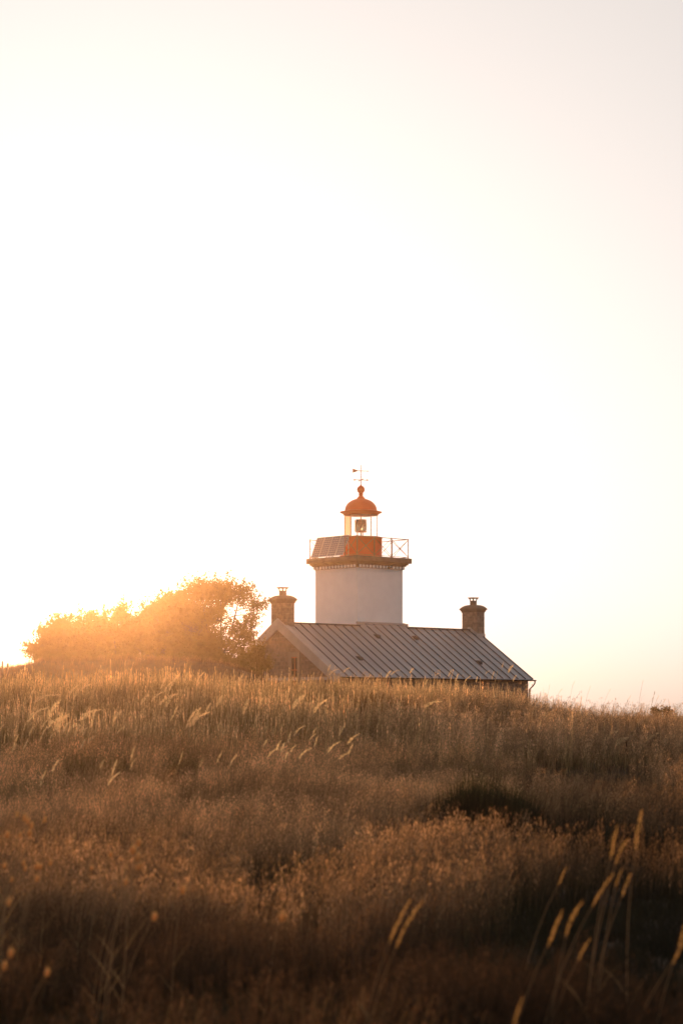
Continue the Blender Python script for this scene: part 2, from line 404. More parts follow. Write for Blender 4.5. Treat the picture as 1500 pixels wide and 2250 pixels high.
def choose(x, d):
    x = x / K; d = d / K
    n = len(x); r = rng.random(n)
    k = np.full(n, 1); sc_ = np.ones(n)
    m = fbm(x * .8, d * .5, 5); m2 = fbm(x * .6 + 9, d * .35, 2)
    tall = np.interp(d, [29, 32], [0, 1])
    left = np.interp(x / d, [-.02, .06], [1, 0])
    # crest and far slope: straw on the left and centre, feathery reed grass on the right below the crest line
    far = r < tall
    k = np.where(far, 0, k)
    feather = far & (d < 39 - 3 * left) & (rng.random(n) < .75 * (1 - left) + .12)
    k = np.where(feather, 5, k)
    # middle field
    mid = ~far & (d > 13)
    k = np.where(mid & (m > .56), 3, k)
    near = ~far & (d <= 13)
    k = np.where(near, np.where(m > .62, 3, 6), k)
    # dark green stands
    g = 1.3 * patch(x, d, 1.35, 21.0, .55, .9) + 1.0 * patch(x, d, 3.4, 28.6, 1.9, 1.4) + 1.2 * patch(x, d, 3.0, 18.8, 1.9, 1.6) \
        + 1.5 * patch(x, d, 1.6, 11.6, 1.1, 1.6) + 1.1 * patch(x, d, 2.0, 14.5, 1.6, 2.0) + 1.0 * patch(x, d, -.9, 10.0, .9, .6) + 1.1 * patch(x, d, .4, 11.0, 1.0, .7) \
        + .55 * patch(x, d, -.8, 13.0, .8, .8) + .6 * patch(x, d, .9, 35.6, 1.3, 1.2) + .5 * patch(x, d, -.3, 27.5, 1.2, .6)
    g = g + 2.4 * np.clip(m2 - .56, 0, 1) + .8 * np.clip(fbm(x * .9 + 4, d * .45, 1) - .55, 0, 1) * 4 * (d < 20)
    gr = rng.random(n) < g
    k = np.where(gr & (d < 33), np.where((x > .6) & (d > 19) & (d < 23), 2, 4), k)
    k = np.where(gr & (d >= 33), 2, k)
    sc_ = np.where(gr, .75 + .35 * (patch(x, d, 1.35, 21, .6, 1) > .4), 1.0)
    return k, sc_

def grass_mesh():
    Qs = []; Ts = []
    for (d0, d1, n) in ((3.5, 6.3, 3600), (6.3, 11.2, 9500), (11.2, 20.3, 20000), (20.3, 27.3, 20000), (27.3, 33, 13000), (33, 44, 1800), (86, 112, 6500)):
        x, d = scatter(d0, d1, n); n = len(x)
        if d0 > 80: x = -np.abs(rng.random(n)) * 20 + 0.5
        z = height(x, d); k, s = choose(x, d)
        if d0 > 80: k = np.full(n, 3); s = np.full(n, 1.6)
        if d0 == 11.2:     # the dark rush cushion and its neighbours
            xe = []; de = []; ke = []; se = []
            for (cx_, cd_, r_, m_, kk_, s0) in ((.96, 14.6, .36, 420, 2, 1.5), (1.25, 14.9, .25, 160, 2, 1.1), (.78, 14.5, .22, 120, 2, 1.05)):
                a_ = rng.uniform(0, 6.283, m_); q_ = r_ * np.sqrt(rng.random(m_))
                xe.append(cx_ + q_ * np.cos(a_)); de.append(cd_ + q_ * np.sin(a_)); ke.append(np.full(m_, kk_)); se.append(s0 * (1.05 - .55 * (q_ / r_) ** 2))
            keep = np.hypot((x - .98) / .42, (d - 14.4) / .8) > 1
            x = np.concatenate([x[keep]] + xe); d = np.concatenate([d[keep]] + de); k = np.concatenate([k[keep]] + ke); s = np.concatenate([s[keep]] + se)
            z = height(x, d); n = len(x)
        if d0 == 20.3:     # dense fine brown cushion under the crest
            m_ = 900; a_ = rng.uniform(0, 6.283, m_); q_ = np.sqrt(rng.random(m_))
            x = np.concatenate([x, .42 + .75 * q_ * np.cos(a_)]); d = np.concatenate([d, 24.6 + .9 * q_ * np.sin(a_)]); k = np.concatenate([k, np.full(m_, 7)]); s = np.concatenate([s, 1.35 - .6 * q_ ** 2])
            z = height(x, d); n = len(x)
        rot = rng.normal(0, 1.1, n); s = s * rng.uniform(.75, 1.2, n) * np.where((rng.random(n) < .04) & (d > 18), rng.uniform(1.1, 1.4, n), 1) * (.8 + .4 * fbm(x * .9, d * .6, 6))
        # the right-hand end of the crest is low, thin sward
        s = s * np.interp(d, [4, 9, 14, 26], [.8, .8, .75, .64]) * np.where((d > 26) & (d < 44), np.interp(x / d, [.08, .12], [1, .7]), 1)
        br = np.interp(d, [5, 8, 12, 16, 19], [.24, .36, .68, .95, 1.1]) * np.where(d < 16, 1 - .6 * np.clip(x / (d * .16), 0, 1), 1) * (.3 + 1.4 * fbm(x * 1.5 + 3, d * 1.0, 4)) * (.55 + .9 * fbm(x * .5 + 1, d * .4, 7)) * rng.uniform(.5, 1.5, n); warm = rng.uniform(.92, 1.08, n)  # foreground shade painted into the tint: darker towards the viewer and the right
        for kk in range(8):
            for v in range(NV):
                sel = np.where((k == kk) & ((np.arange(n) % NV) == v))[0]
                if not len(sel): continue
                Q, T = TPL[kk][v]; c = np.cos(rot[sel])[:, None, None]; sn = np.sin(rot[sel])[:, None, None]
                S = s[sel][:, None, None]
                X = (Q[None, :, :, 0] * c - Q[None, :, :, 1] * sn) * S + x[sel][:, None, None]
                Y = (Q[None, :, :, 0] * sn + Q[None, :, :, 1] * c) * S + d[sel][:, None, None]
                Z = Q[None, :, :, 2] * S + z[sel][:, None, None] - .02
                Qs.append(np.stack([X, Y, Z], -1).reshape(-1, 4, 3).astype(np.float32))
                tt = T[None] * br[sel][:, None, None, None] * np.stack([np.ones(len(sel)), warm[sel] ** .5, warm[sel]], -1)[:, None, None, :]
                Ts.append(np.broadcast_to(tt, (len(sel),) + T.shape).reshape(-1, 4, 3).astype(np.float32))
    return np.concatenate(Qs), np.concatenate(Ts)
GQ, GT = grass_mesh()
print('grass quads', len(GQ))
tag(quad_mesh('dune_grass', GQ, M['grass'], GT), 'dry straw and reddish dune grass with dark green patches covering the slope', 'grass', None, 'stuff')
del GQ, GT

# ------------------------------------------------------------------ lighthouse
BETA = math.radians(42.5); ZB = -.75
LH = empty('lighthouse', (1.19, 129.8, ZB), BETA)
tag(LH, 'lighthouse with square white tower and orange lantern rising from a grey roofed stone cottage', 'lighthouse')
def B(mb, name, mats, parent=LH, **k): return mb.build(name, mats, parent, dz=-ZB, **k)
P_ = .648                                   # roof pitch (rise over run)
RZ = 5.49                                   # ridge height
T0, T1 = -6.71, 10.28; KE = 5.03; KW = 4.72
def rz(k): return RZ - P_ * abs(k)
# walls
mb = MB(); mb.prism([(-KW, ZB), (KW, ZB), (KW, rz(KW) - .14), (0, RZ - .14), (-KW, rz(KW) - .14)], 'x', T0, T1 - .14)
wall = B(mb, 'cottage_wall', M['rubble'])
# roof: two thick slopes, raised piece against the tower, battens
mb = MB()
tr0, tr1 = T0 + .24, T1 + .02
mb.prism([(-KE, rz(KE) - .11), (-KE, rz(KE)), (0, RZ), (KE, rz(KE)), (KE, rz(KE) - .11), (0, RZ - .12)], 'x', tr0, tr1)
mb.prism([(-.03, RZ - .05), (-.03, RZ + .02), (.3, RZ + .3 * P_ + .02), (.3, RZ - .05)], 'x', -.06, 3.98)
roof = B(mb, 'roof', [M['zinc']])
mb = MB(); NS = 24; sw = .028
for i in range(NS + 1):
    t = tr0 + .04 + (tr1 - tr0 - .08) * i / NS
    for sg in (-1, 1):
        top = RZ - .02 if not (-.06 < t < 3.98 and sg < 0) else RZ + .3 * P_ + .02
        kt = .02 if not (-.06 < t < 3.98 and sg < 0) else -.29
        a = [(sg * KE, rz(KE) + .003), (sg * KE, rz(KE) + .06), (sg * kt, rz(0) - P_ * kt + .06), (sg * kt, rz(0) - P_ * kt + .003)]
        if sg > 0: a = [(KE, rz(KE) + .003), (KE, rz(KE) + .06), (.02, rz(.02) + .06), (.02, rz(.02) + .003)]
        else: a = [(-KE, rz(KE) + .003), (-KE, rz(KE) + .06), (-kt, RZ - P_ * kt + .06), (-kt, RZ - P_ * kt + .003)]
        mb.prism(a, 'x', t - sw, t + sw)
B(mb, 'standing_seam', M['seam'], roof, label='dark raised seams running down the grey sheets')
for (a, b) in ((tr0, -.12), (4.02, tr1)):
    mb = MB()
    mb.prism([(-.13, RZ - .02), (-.10, RZ + .07), (.10, RZ + .07), (.13, RZ - .02), (0, RZ + .03)], 'x', a, b)
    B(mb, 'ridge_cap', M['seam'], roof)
mb = MB(); zz = RZ + .3 * P_
mb.box(-.12, 4.02, .16, .297, zz - .04, zz + .09); mb.box(-.12, -.066, -.1, .156, RZ - .02, zz + .05); mb.box(3.985, 4.02, -.1, .156, RZ - .02, zz + .05)
B(mb, 'tower_flashing', M['lead'], roof)
# roof vents
for (px, py) in ((829, 1400), (790, 1448), (913, 1403), (1052, 1457)):
    # where the line of sight meets the front slope
    best = None
    cb, sb = math.cos(BETA), math.sin(BETA)
    for kk in np.linspace(-4.9, -.1, 400):
        # t from px
        A = (px - 750) / F
        t = (A * (129.8 + kk * cb) - 1.19 + kk * sb) / (cb - A * sb)
        dep = 129.8 + t * sb + kk * cb; y = HY - rz(kk) / dep * F
        if best is None or abs(y - py) < best[0]: best = (abs(y - py), t, kk)
    _, t, kk = best
    mb = MB(); z = rz(kk)
    mb.prism([(kk - .16, z - .10), (kk - .16, z + .10), (kk + .0, z + .17), (kk + .28, z + .18), (kk + .28, z + .12)], 'x', t - .14, t + .14)
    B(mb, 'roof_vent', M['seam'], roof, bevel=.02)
# gable coping with its kneelers
mb = MB()
o_ = lambda k: 5.76 - P_ * abs(k)
mb.prism([(0, o_(0)), (5.2, o_(5.2)), (5.2, o_(5.2) - .55), (4.86, o_(4.86) - .66), (0, o_(0) - .68), (-4.86, o_(4.86) - .66), (-5.2, o_(5.2) - .55), (-5.2, o_(5.2))], 'x', T0 - .14, T0 + .236)
B(mb, 'gable_coping', M['coping'], bevel=.02)
# string course and window surrounds on the gable
mb = MB(); mb.box(T0 - .05, T0 - .004, -4.6, 4.6, 2.02, 2.2); B(mb, 'string_course', M['coping'], bevel=.01)
for kc in (-1.5, 1.5):
    mb = MB(); x0, x1 = T0 - .09, T0 - .003
    mb.box(x0, x1, kc - .52, kc + .52, 3.42, 3.68)
    mb.box(x0, x1, kc - .50, kc - .26, 1.05, 3.418); mb.box(x0, x1, kc + .26, kc + .50, 1.05, 3.418)
    mb.box(x0 - .03, x1, kc - .56, kc + .56, .9, 1.048)
    wn = B(mb, 'window', M['surround'], bevel=.01)
    mb = MB(); mb.box(T0 - .03, T0 - .004, kc - .258, kc + .258, 1.05, 3.416); B(mb, 'window_pane', M['window'], wn)
    mb = MB(); mb.box(T0 - .055, T0 - .032, kc - .02, kc + .02, 1.05, 3.41)
    for z in (1.06, 1.84, 2.62, 3.36): mb.box(T0 - .056, T0 - .0325, kc - .255, kc + .255, z, z + .045)
    B(mb, 'window_frame', M['redmetal'], wn)
# gutter, brackets, downpipe
mb = MB(); prof = [(-KE - .02 - .065 + .065 * math.cos(a), rz(KE) - .05 + .065 * math.sin(a)) for a in np.linspace(math.pi, 2 * math.pi, 8)]
prof += [(p[0] * 1.0 + .0, p[1] + .012) for p in prof[::-1]]
mb.prism(prof, 'x', tr0 - .05, tr1 + .12)
gut = B(mb, 'gutter', M['darkmetal'])
mb = MB(); ze = rz(KE)
mb.tube([(tr1 + .04, -KE - .08, ze - .10), (tr1 + .05, -KE - .07, ze - .25), (tr1 + .0, -KE + .05, ze - .42), (T1 - .1, -KW - .08, ze - .62), (T1 - .12, -KW - .07, ZB)], .045, 8)
B(mb, 'downpipe', M['darkmetal'])
# chimneys
def chimney(t0, t1, inner):
    hw = .66; cx = (t0 + t1) / 2; hx = (t1 - t0) / 2
    mb = MB(); mb.box(t0, t1, -hw, hw, 4.4, 6.72); ch = B(mb, 'chimney', M['chimney'], bevel=.015)
    mb = MB()
    mb.box(t0 - .04, t1 + .04, -hw - .04, hw + .04, 6.66, 6.75); mb.box(t0 - .08, t1 + .08, -hw - .08, hw + .08, 6.752, 6.82); mb.box(t0 - .13, t1 + .13, -hw - .13, hw + .13, 6.822, 6.89)
    n = 9; vs = []; fs = []
    for i in range(n + 1):
        s = 1 - .68 * i / n; z = 6.892 + .25 * (1 - ((s - .32) / .68) ** 2.0) ** .85
        ax, ay = (hx + .12) * (s if i < n else .32), (hw + .12) * s
        ax = max(ax, .2)
        vs += [(cx - ax, -ay, z), (cx + ax, -ay, z), (cx + ax, ay, z), (cx - ax, ay, z)]
    for i in range(n):
        for k in range(4): fs.append((4 * i + k, 4 * i + (k + 1) % 4, 4 * i + 4 + (k + 1) % 4, 4 * i + 4 + k))
    fs.append((4 * n, 4 * n + 1, 4 * n + 2, 4 * n + 3)); fs.append((3, 2, 1, 0))
    mb.add(vs, fs); B(mb, 'chimney_cap', M['granite'], ch)
    mb = MB(); mb.lathe([(.0, 7.1), (.215, 7.1), (.225, 7.2), (.22, 7.36), (.235, 7.38), (.235, 7.42), (.18, 7.42), (.17, 7.3), (0, 7.3)], cx, 0, 20)
    for a in np.arange(4) * math.pi / 2 + math.pi / 4 - BETA + .785:
        mb.tube([(cx + .19 * math.cos(a), .19 * math.sin(a), 7.41), (cx + .2 * math.cos(a), .2 * math.sin(a), 7.5), (cx + .27 * math.cos(a), .27 * math.sin(a), 7.575)], [.04, .035, .05], 8)
    mb.lathe([(0, 7.56), (.3, 7.56), (.38, 7.6), (.38, 7.625), (.2, 7.635), (0, 7.64)], cx, 0, 20)
    B(mb, 'chimney_pot', M['granite'], ch)
    # lead flashing stepping down the roof slope
    mb = MB(); e = .035
    s1 = rz(.1); s2 = rz(hw)
    xf = (t0 - e, t0 - .002)
    if inner: mb.prism([(-hw - e, s2 - .12), (.12, s1 - .0), (.12, s1 + .26), (-.05, s1 + .27), (-hw - e, s2 + .22)], 'x', *xf)
    mb.box(t0 - e, t1 + e, -hw - e, -hw - .002, s2 - .15, s2 + .2)
    B(mb, 'chimney_flashing', M['lead'], ch)
chimney(T0 - .02 + .0, T0 + .68, False)
chimney(T1 - .62, T1 + .12, True)

# tower
S = 3.92; TK0 = .3; CX, CK = S / 2, TK0 + S / 2; h = S / 2
mb = MB(); mb.box(CX - h, CX + h, CK - h, CK + h, ZB, 9.16); B(mb, 'tower_wall', M['white'], bevel=.02)
mb = MB()
def ring(hh, z0, z1): mb.box(CX - hh, CX + hh, CK - hh, CK + hh, z0, z1)
ring(2.37, 9.55, 9.875); ring(2.22, 9.44, 9.548); ring(2.13, 9.36, 9.438)
gal = B(mb, 'gallery_slab', M['cornice'], bevel=.015)
mb = MB(); ring(2.0, 9.162, 9.358); B(mb, 'frieze_band', M['cornice'], gal)
nd = 14
for ax in (0, 1):
    for sg in (-1, 1):
        mb = MB()
        for i in range(nd):
            a = -2.02 + 4.04 * (i + .5) / nd; lo, hi = sg * 2.085 - .08, sg * 2.085 + (.04 if sg > 0 else 0)
            if ax: mb.box(CX + a - .075, CX + a + .075, CK + lo, CK + hi, 9.17, 9.33)
            else: mb.box(CX + lo, CX + hi, CK + a - .075, CK + a + .075, 9.17, 9.33)
        B(mb, 'dentil_row', M['white'], gal, bevel=.01)
# bracket lamp under the gallery
mb = MB(); t = 2.45; mb.tube([(t, TK0 - .13, 9.42), (t, TK0 - .28, 9.30), (t - .05, TK0 - .38, 9.2)], .025, 6); mb.box(t - .16, t + .04, TK0 - .46, TK0 - .30, 9.16, 9.26)
B(mb, 'wall_lamp', M['darkmetal'], bevel=.01)
# gallery railing
mb = MB(); hh = 2.2; zt, zbm = 11.08, 9.93
cor = [(-hh, -hh), (hh, -hh), (hh, hh), (-hh, hh)]
joints = []
for s in range(4):
    a, b = Vector((*cor[s], 0)), Vector((*cor[(s + 1) % 4], 0))
    spans = [(0, 1 / 3, 1), (1 / 3, 2 / 3, 1), (2 / 3, 1, 1)] if s < 3 else [(0, .03, 0), (.75, 1, 1)]   # the panels stand in for the rail on the left
    for f0, f1, xb in spans:
        p, q = a.lerp(b, f0), a.lerp(b, f1)
        P3 = lambda v, z: (CX + v.x, CK + v.y, z)
        mb.tube([P3(p, 9.86), P3(p, zt + .03)], .032, 6)
        mb.tube([P3(p, zt), P3(q, zt)], .027, 6); mb.tube([P3(p, zbm + .02), P3(q, zbm + .02)], .02, 6)
        if xb: mb.tube([P3(p, zbm + .04), P3(q, zt - .03)], .017, 5)
        if xb: mb.tube([P3(q, zbm + .04), P3(p, zt - .03)], .017, 5)
        mid = (p + q) / 2; mb.tube([P3(mid, (zt + zbm) / 2 - .04), P3(mid, (zt + zbm) / 2 + .04)], .03, 6)
        mb.tube([P3(p, 9.86), P3(p, 9.96)], .045, 6); mb.tube([P3(p, zt - .03), P3(p, zt + .05)], .035, 6)
B(mb, 'gallery_railing', M['rail'])
# lantern
LX, LK = 2.07, 2.20
mb = MB(); mb.lathe([(0, 9.88), (1.36, 9.88), (1.36, 9.98), (1.34, 10.0), (1.34, 11.16), (1.37, 11.18), (1.37, 11.23), (1.08, 11.25), (0, 11.25)], LX, LK, 48)
B(mb, 'lantern_drum', M['red'])
NM = 10; ph0 = .18
def pane_arc(a0, a1, r, z0, z1):
    m_ = MB(); n = 5; vs = []
    for i in range(n + 1):
        a = a0 + (a1 - a0) * i / n
        vs += [(LX + r * math.cos(a), LK + r * math.sin(a), z0), (LX + r * math.cos(a), LK + r * math.sin(a), z1)]
    m_.add(vs, [(2 * i, 2 * i + 2, 2 * i + 3, 2 * i + 1) for i in range(n)], 0, True); return m_
def ang_px(px):  # local angle on the front of the glazing seen at column px
    return None
for i in range(NM):
    a0 = ph0 + 2 * math.pi * i / NM; a1 = ph0 + 2 * math.pi * (i + 1) / NM; am = (a0 + a1) / 2
    wx = math.cos(am + BETA); wy = math.sin(am + BETA)     # world direction of the pane from the axis
    redp = wx < -.45
    B(pane_arc(a0, a1, 1.06, 11.25, 12.74), 'red_glass_pane' if redp else 'glass_pane', M['redglass'] if redp else M['glass'], label='pink red tinted pane' if redp else None)
    mb = MB(); mb.tube([(LX + 1.085 * math.cos(a0), LK + 1.085 * math.sin(a0), 11.24), (LX + 1.085 * math.cos(a0), LK + 1.085 * math.sin(a0), 12.75)], .022, 6)
    B(mb, 'mullion', M['redmetal'])
mb = MB(); mb.lathe([(0, 12.70), (1.04, 12.64), (1.10, 12.64), (1.13, 12.72), (1.32, 12.80), (1.335, 12.82), (1.33, 12.85), (1.1, 12.90), (1.035, 12.93)], LX, LK, 48)
lr = B(mb, 'lantern_roof', M['red'])
mb = MB(); mb.lathe([(1.03, 12.632), (.6, 12.66), (0, 12.67)], LX, LK, 32); B(mb, 'lantern_ceiling', M['ceil'], lr)
mb = MB(); prof = [(1.035, 12.93)] + [(1.02 * math.cos(a), 12.95 + .76 * math.sin(a)) for a in np.linspace(.03, 1.33, 14)]
prof += [(.26, 13.70), (.27, 13.74), (.22, 13.76), (.15, 13.84), (.12, 13.93), (.15, 13.96), (.16, 14.0), (.12, 14.03)]
prof += [(.25 * math.cos(a), 14.27 + .25 * math.sin(a)) for a in np.linspace(-1.0, 1.1, 12)] + [(.06, 14.53), (.02, 14.6)]
mb.lathe(prof, LX, LK, 48); B(mb, 'dome', M['red'], lr)
# weather vane
mb = MB(); mb.tube([(LX, LK, 14.55), (LX, LK, 15.85)], [.03, .02], 6)
wv = B(mb, 'weather_vane', M['redmetal'])
def wdir(a): return Vector((math.cos(a - BETA), math.sin(a - BETA), 0))
c0 = Vector((LX, LK, 0)); X_ = wdir(0.0)
mb = MB(); zc = 14.88
for aa in (0.25, 0.25 + math.pi / 2):
    v = wdir(aa); mb.tube([c0 + v * -.42 + Vector((0, 0, zc)), c0 + v * .42 + Vector((0, 0, zc))], .022, 5)
    for sg in (-1, 1):
        cc = c0 + v * .42 * sg + Vector((0, 0, zc)); mb.tube([cc + v * (.05 * math.cos(q)) + Vector((0, 0, .05 * math.sin(q))) for q in np.linspace(0, 6.283, 9)], .02, 5)
B(mb, 'compass_cross', M['redmetal'], wv)
mb = MB(); za = 15.47; v = wdir(-.06)
mb.tube([c0 + v * -.45 + Vector((0, 0, za)), c0 + v * .5 + Vector((0, 0, za - .03))], .022, 5)
nrm = wdir(math.pi / 2 - .06) * .02
tri = [c0 + v * -.52 + Vector((0, 0, za - .13)), c0 + v * -.52 + Vector((0, 0, za + .14)), c0 + v * -.15 + Vector((0, 0, za))]
mb.add([p - nrm for p in tri] + [p + nrm for p in tri], [(0, 1, 2), (5, 4, 3), (0, 3, 4, 1), (1, 4, 5, 2), (2, 5, 3, 0)])
mb.tube([c0 + v * .40 + Vector((0, 0, za - .03)), c0 + v * .56 + Vector((0, 0, za - .03))], [.04, .003], 6)
B(mb, 'vane_arrow', M['redmetal'], wv)
# beacon lens
m, t, p = new_mat('ribbed_lens_glass'); p.inputs['Base Color'].default_value = (.62, .6, .45, 1); p.inputs['Transmission Weight'].default_value = .75; p.inputs['Roughness'].default_value = .12; p.inputs['IOR'].default_value = 1.45
M['lens'] = m
mb = MB(); prof = []
for i in range(15):
    z = 11.62 + .68 * i / 14; bulge = .30 + .06 * math.sin(math.pi * i / 14)
    prof += [(bulge + .02, z), (bulge - .02, z + .03)]
mb.lathe([(0, 11.6)] + prof + [(0, 12.34)], LX, LK, 28, smooth=False); ln = B(mb, 'beacon_lens', M['lens'])
mb = MB()
for z in (11.57, 12.33): mb.lathe([(.0, z), (.37, z), (.37, z + .03), (0, z + .03)], LX, LK, 24)
for a in np.arange(4) * math.pi / 2 + .5: mb.tube([(LX + .355 * math.cos(a), LK + .355 * math.sin(a), 11.58), (LX + .355 * math.cos(a), LK + .355 * math.sin(a), 12.35)], .016, 5)
for a in np.arange(3) * 2.094 + .3: mb.tube([(LX + .22 * math.cos(a), LK + .22 * math.sin(a), 11.25), (LX + .22 * math.cos(a), LK + .22 * math.sin(a), 11.58)], .03, 6)
B(mb, 'lens_stand', M['redmetal'], ln)
mb = MB(); n = 6; vs = []
for i in range(n + 1):
    a = math.pi - BETA - .55 + 1.1 * i / n
    for r in (.385, .395): vs += [(LX + r * math.cos(a), LK + r * math.sin(a), 11.62), (LX + r * math.cos(a), LK + r * math.sin(a), 12.32)]
mb.add(vs, [(4 * i + 0, 4 * i + 4, 4 * i + 5, 4 * i + 1) for i in range(n)] + [(4 * i + 2, 4 * i + 3, 4 * i + 7, 4 * i + 6) for i in range(n)])
B(mb, 'lens_filter', M['red'], ln)
# solar panels leaning on the left side of the gallery
k0, k1 = -.97, 2.06
for i in range(4):
    a = k0 + (k1 - k0) * i / 4 + .012; b = k0 + (k1 - k0) * (i + 1) / 4 - .012
    me = bpy.data.meshes.new('solar_panel')
    def Pp(u, v, off): # u across 0..1, v up 0..1
        k = a + (b - a) * u; x = CX - (2.24 - .55 * v); z = 9.93 + 1.30 * v
        nx, nz = -1.3 / 1.41, .55 / 1.41
        return (x + nx * off, CK + k, z + nz * off - ZB)
    mb = MB(); fr = .03
    o_q = [(0, 0), (1, 0), (1, 1), (0, 1)]
    vs = [Pp(u, v, 0) for u, v in o_q] + [Pp(u, v, .035) for u, v in o_q]
    iu, iv = fr / (b - a), fr / 1.41
    inn = [(iu, iv), (1 - iu, iv), (1 - iu, 1 - iv), (iu, 1 - iv)]
    vs += [Pp(u, v, .035) for u, v in inn] + [Pp(u, v, .025) for u, v in inn]
    fs = [(3, 2, 1, 0)] + [(q, (q + 1) % 4, 4 + (q + 1) % 4, 4 + q) for q in range(4)] + [(4 + q, 4 + (q + 1) % 4, 8 + (q + 1) % 4, 8 + q) for q in range(4)] + [(8 + q, 8 + (q + 1) % 4, 12 + (q + 1) % 4, 12 + q) for q in range(4)]
    mb.add(vs, fs); pan = mb.build('solar_panel', M['frame'], LH)
    me = bpy.data.meshes.new('solar_cells'); me.from_pydata([Pp(u, v, .027) for u, v in inn], [], [(0, 1, 2, 3)])
    uvl = me.uv_layers.new(name='UVMap')
    for li, (u, v) in enumerate([(0, 0), (4, 0), (4, 9), (0, 9)]): uvl.data[li].uv = (u, v)
    me.materials.append(M['solar']); o = bpy.data.objects.new('solar_cells', me); COL.objects.link(o); o.parent = pan
for k in (k0 + .1, (k0 + k1) / 2, k1 - .1):
    mb = MB(); mb.tube([(CX - 1.72, CK + k, 11.15), (CX - 1.72, CK + k, 9.87)], .025, 6); mb.tube([(CX - 2.15, CK + k, 9.95), (CX - 1.72, CK + k, 9.97)], .02, 6)
    B(mb, 'panel_support', M['frame'])

# ------------------------------------------------------------------ bushes and trees
def crown_quads(blobs, n, size, clump=.28, hollow=.35, seed=0, nc=46, base=None):
    r = np.random.default_rng(seed); Q = []
    wts = np.array([b[3] * b[4] * b[5] * (b[6] if len(b) > 6 else 1) for b in blobs]); wts = wts / wts.sum()
    centres = []
    for b, w_ in zip(blobs, wts):
        c = max(4, int(nc * len(blobs) * w_))
        dirs = r.normal(size=(c, 3)); dirs /= np.linalg.norm(dirs, axis=1)[:, None]
        rad = (hollow + (1 - hollow) * r.random(c) ** .6)[:, None]
        centres.append(np.array(b[:3]) + dirs * rad * np.array(b[3:6]))
    C = np.concatenate(centres); idx = r.integers(0, len(C), n)
    cs = clump * r.uniform(.5, 1.5, len(C))
    P = C[idx] + r.normal(size=(n, 3)) * cs[idx][:, None] * np.array([1, 1, .8])
    if base is not None: P = P[P[:, 2] > base - .1]; n = len(P)
    # shoots that stick out of the crown and break its outline
    m = int(14 * sum(b[4] * b[5] + b[3] * b[5] for b in blobs)); SP = []
    for _ in range(m):
        b = blobs[r.choice(len(blobs), p=wts)]; u = r.normal(size=3); u[2] = abs(u[2]) * .9 - .2; u /= np.linalg.norm(u)
        p0 = np.array(b[:3]) + u * np.array(b[3:6]) * .85; g = u * .5 + np.array([.12, 0, .75]) + r.normal(size=3) * .2; g /= np.linalg.norm(g)
        L = r.uniform(.25, .7); q = int(9 + 26 * L); tt = r.random(q)[:, None]
        SP.append(p0 + g * L * tt + r.normal(size=(q, 3)) * (.075 * (1.15 - tt)))
    P = np.concatenate([P] + SP); P = P[P[:, 2] > (base or 0) - .1]; n = len(P)
    a = r.normal(size=(n, 3)); a /= np.linalg.norm(a, axis=1)[:, None]
    b = np.cross(a, r.normal(size=(n, 3))); b /= np.linalg.norm(b, axis=1)[:, None]
    s = (size * r.uniform(.6, 1.4, n))[:, None]
    Q = np.stack([P - a * s, P + b * s * .5, P + a * s, P - b * s * .5], 1)
    return Q, C

def tree(name, label, root_px, d, blobs_px, n, size=.085, clump=.28, hollow=.35, seed=0, stems=3, nc=46, cat='bush', group=None, thick=.09, keep=None, limbs=()):
    """blobs_px: (px, py, rx_px, ry_px[, weight]) read off the outline, placed at distance d with real depth"""
    rr = random.Random(seed); k = d / F
    rx = (root_px - 750) * k; gz = float(height(rx, d)); o = empty(name, (rx, d, gz))
    tag(o, label, cat, group)
    bl = []
    for b in blobs_px:
        c = at(b[0], b[1], d); dy = rr.uniform(-.6, .6)
        bl.append((c.x - rx, dy, c.z - gz, b[2] * k, (b[2] + b[3]) / 2 * k * .9, b[3] * k) + tuple(b[4:5]))
    Q, C = crown_quads(bl, n, size, clump, hollow, seed, nc, base=.05)
    quad_mesh('crown', Q, M['leaf'], None, o)
    mb = MB(); nodes = []
    for i in range(stems):
        b = bl[i % len(bl)]; x0 = rr.uniform(-.25, .25); y0 = rr.uniform(-.2, .2)
        p0 = Vector((x0, y0, -.2)); p3 = Vector((b[0], b[1], b[2] + b[5] * .3))
        mid = p0.lerp(p3, .5) + Vector((rr.uniform(-.3, .3), rr.uniform(-.2, .2), .25))
        pts = [p0, p0.lerp(mid, .5) + Vector((0, 0, .1)), mid, mid.lerp(p3, .55), p3]
        mb.tube(pts, [thick, thick * .8, thick * .6, thick * .4, thick * .15], 7); nodes += pts[1:]
    for l in limbs:
        pts = [Vector((at(q[0], q[1], d).x - rx, 0, at(q[0], q[1], d).z - gz)) for q in l]
        mb.tube(pts, [thick * .6 * (1 - .75 * i / (len(pts) - 1)) for i in range(len(pts))], 6); nodes += pts
    for c in C[::3]:
        c = Vector(c); q = min(nodes, key=lambda v: (v - c).length + (2 if v.z > c.z + .3 else 0))
        m_ = q.lerp(c, .5) + Vector((rr.uniform(-.12, .12), rr.uniform(-.1, .1), -.08))
        mb.tube([q, m_, c], [.022, .014, .006], 4, cap=False)
    mb.build('trunk', M['bark'], o)
    return o
G_ = 'windswept bushes on the bank beside the cottage'
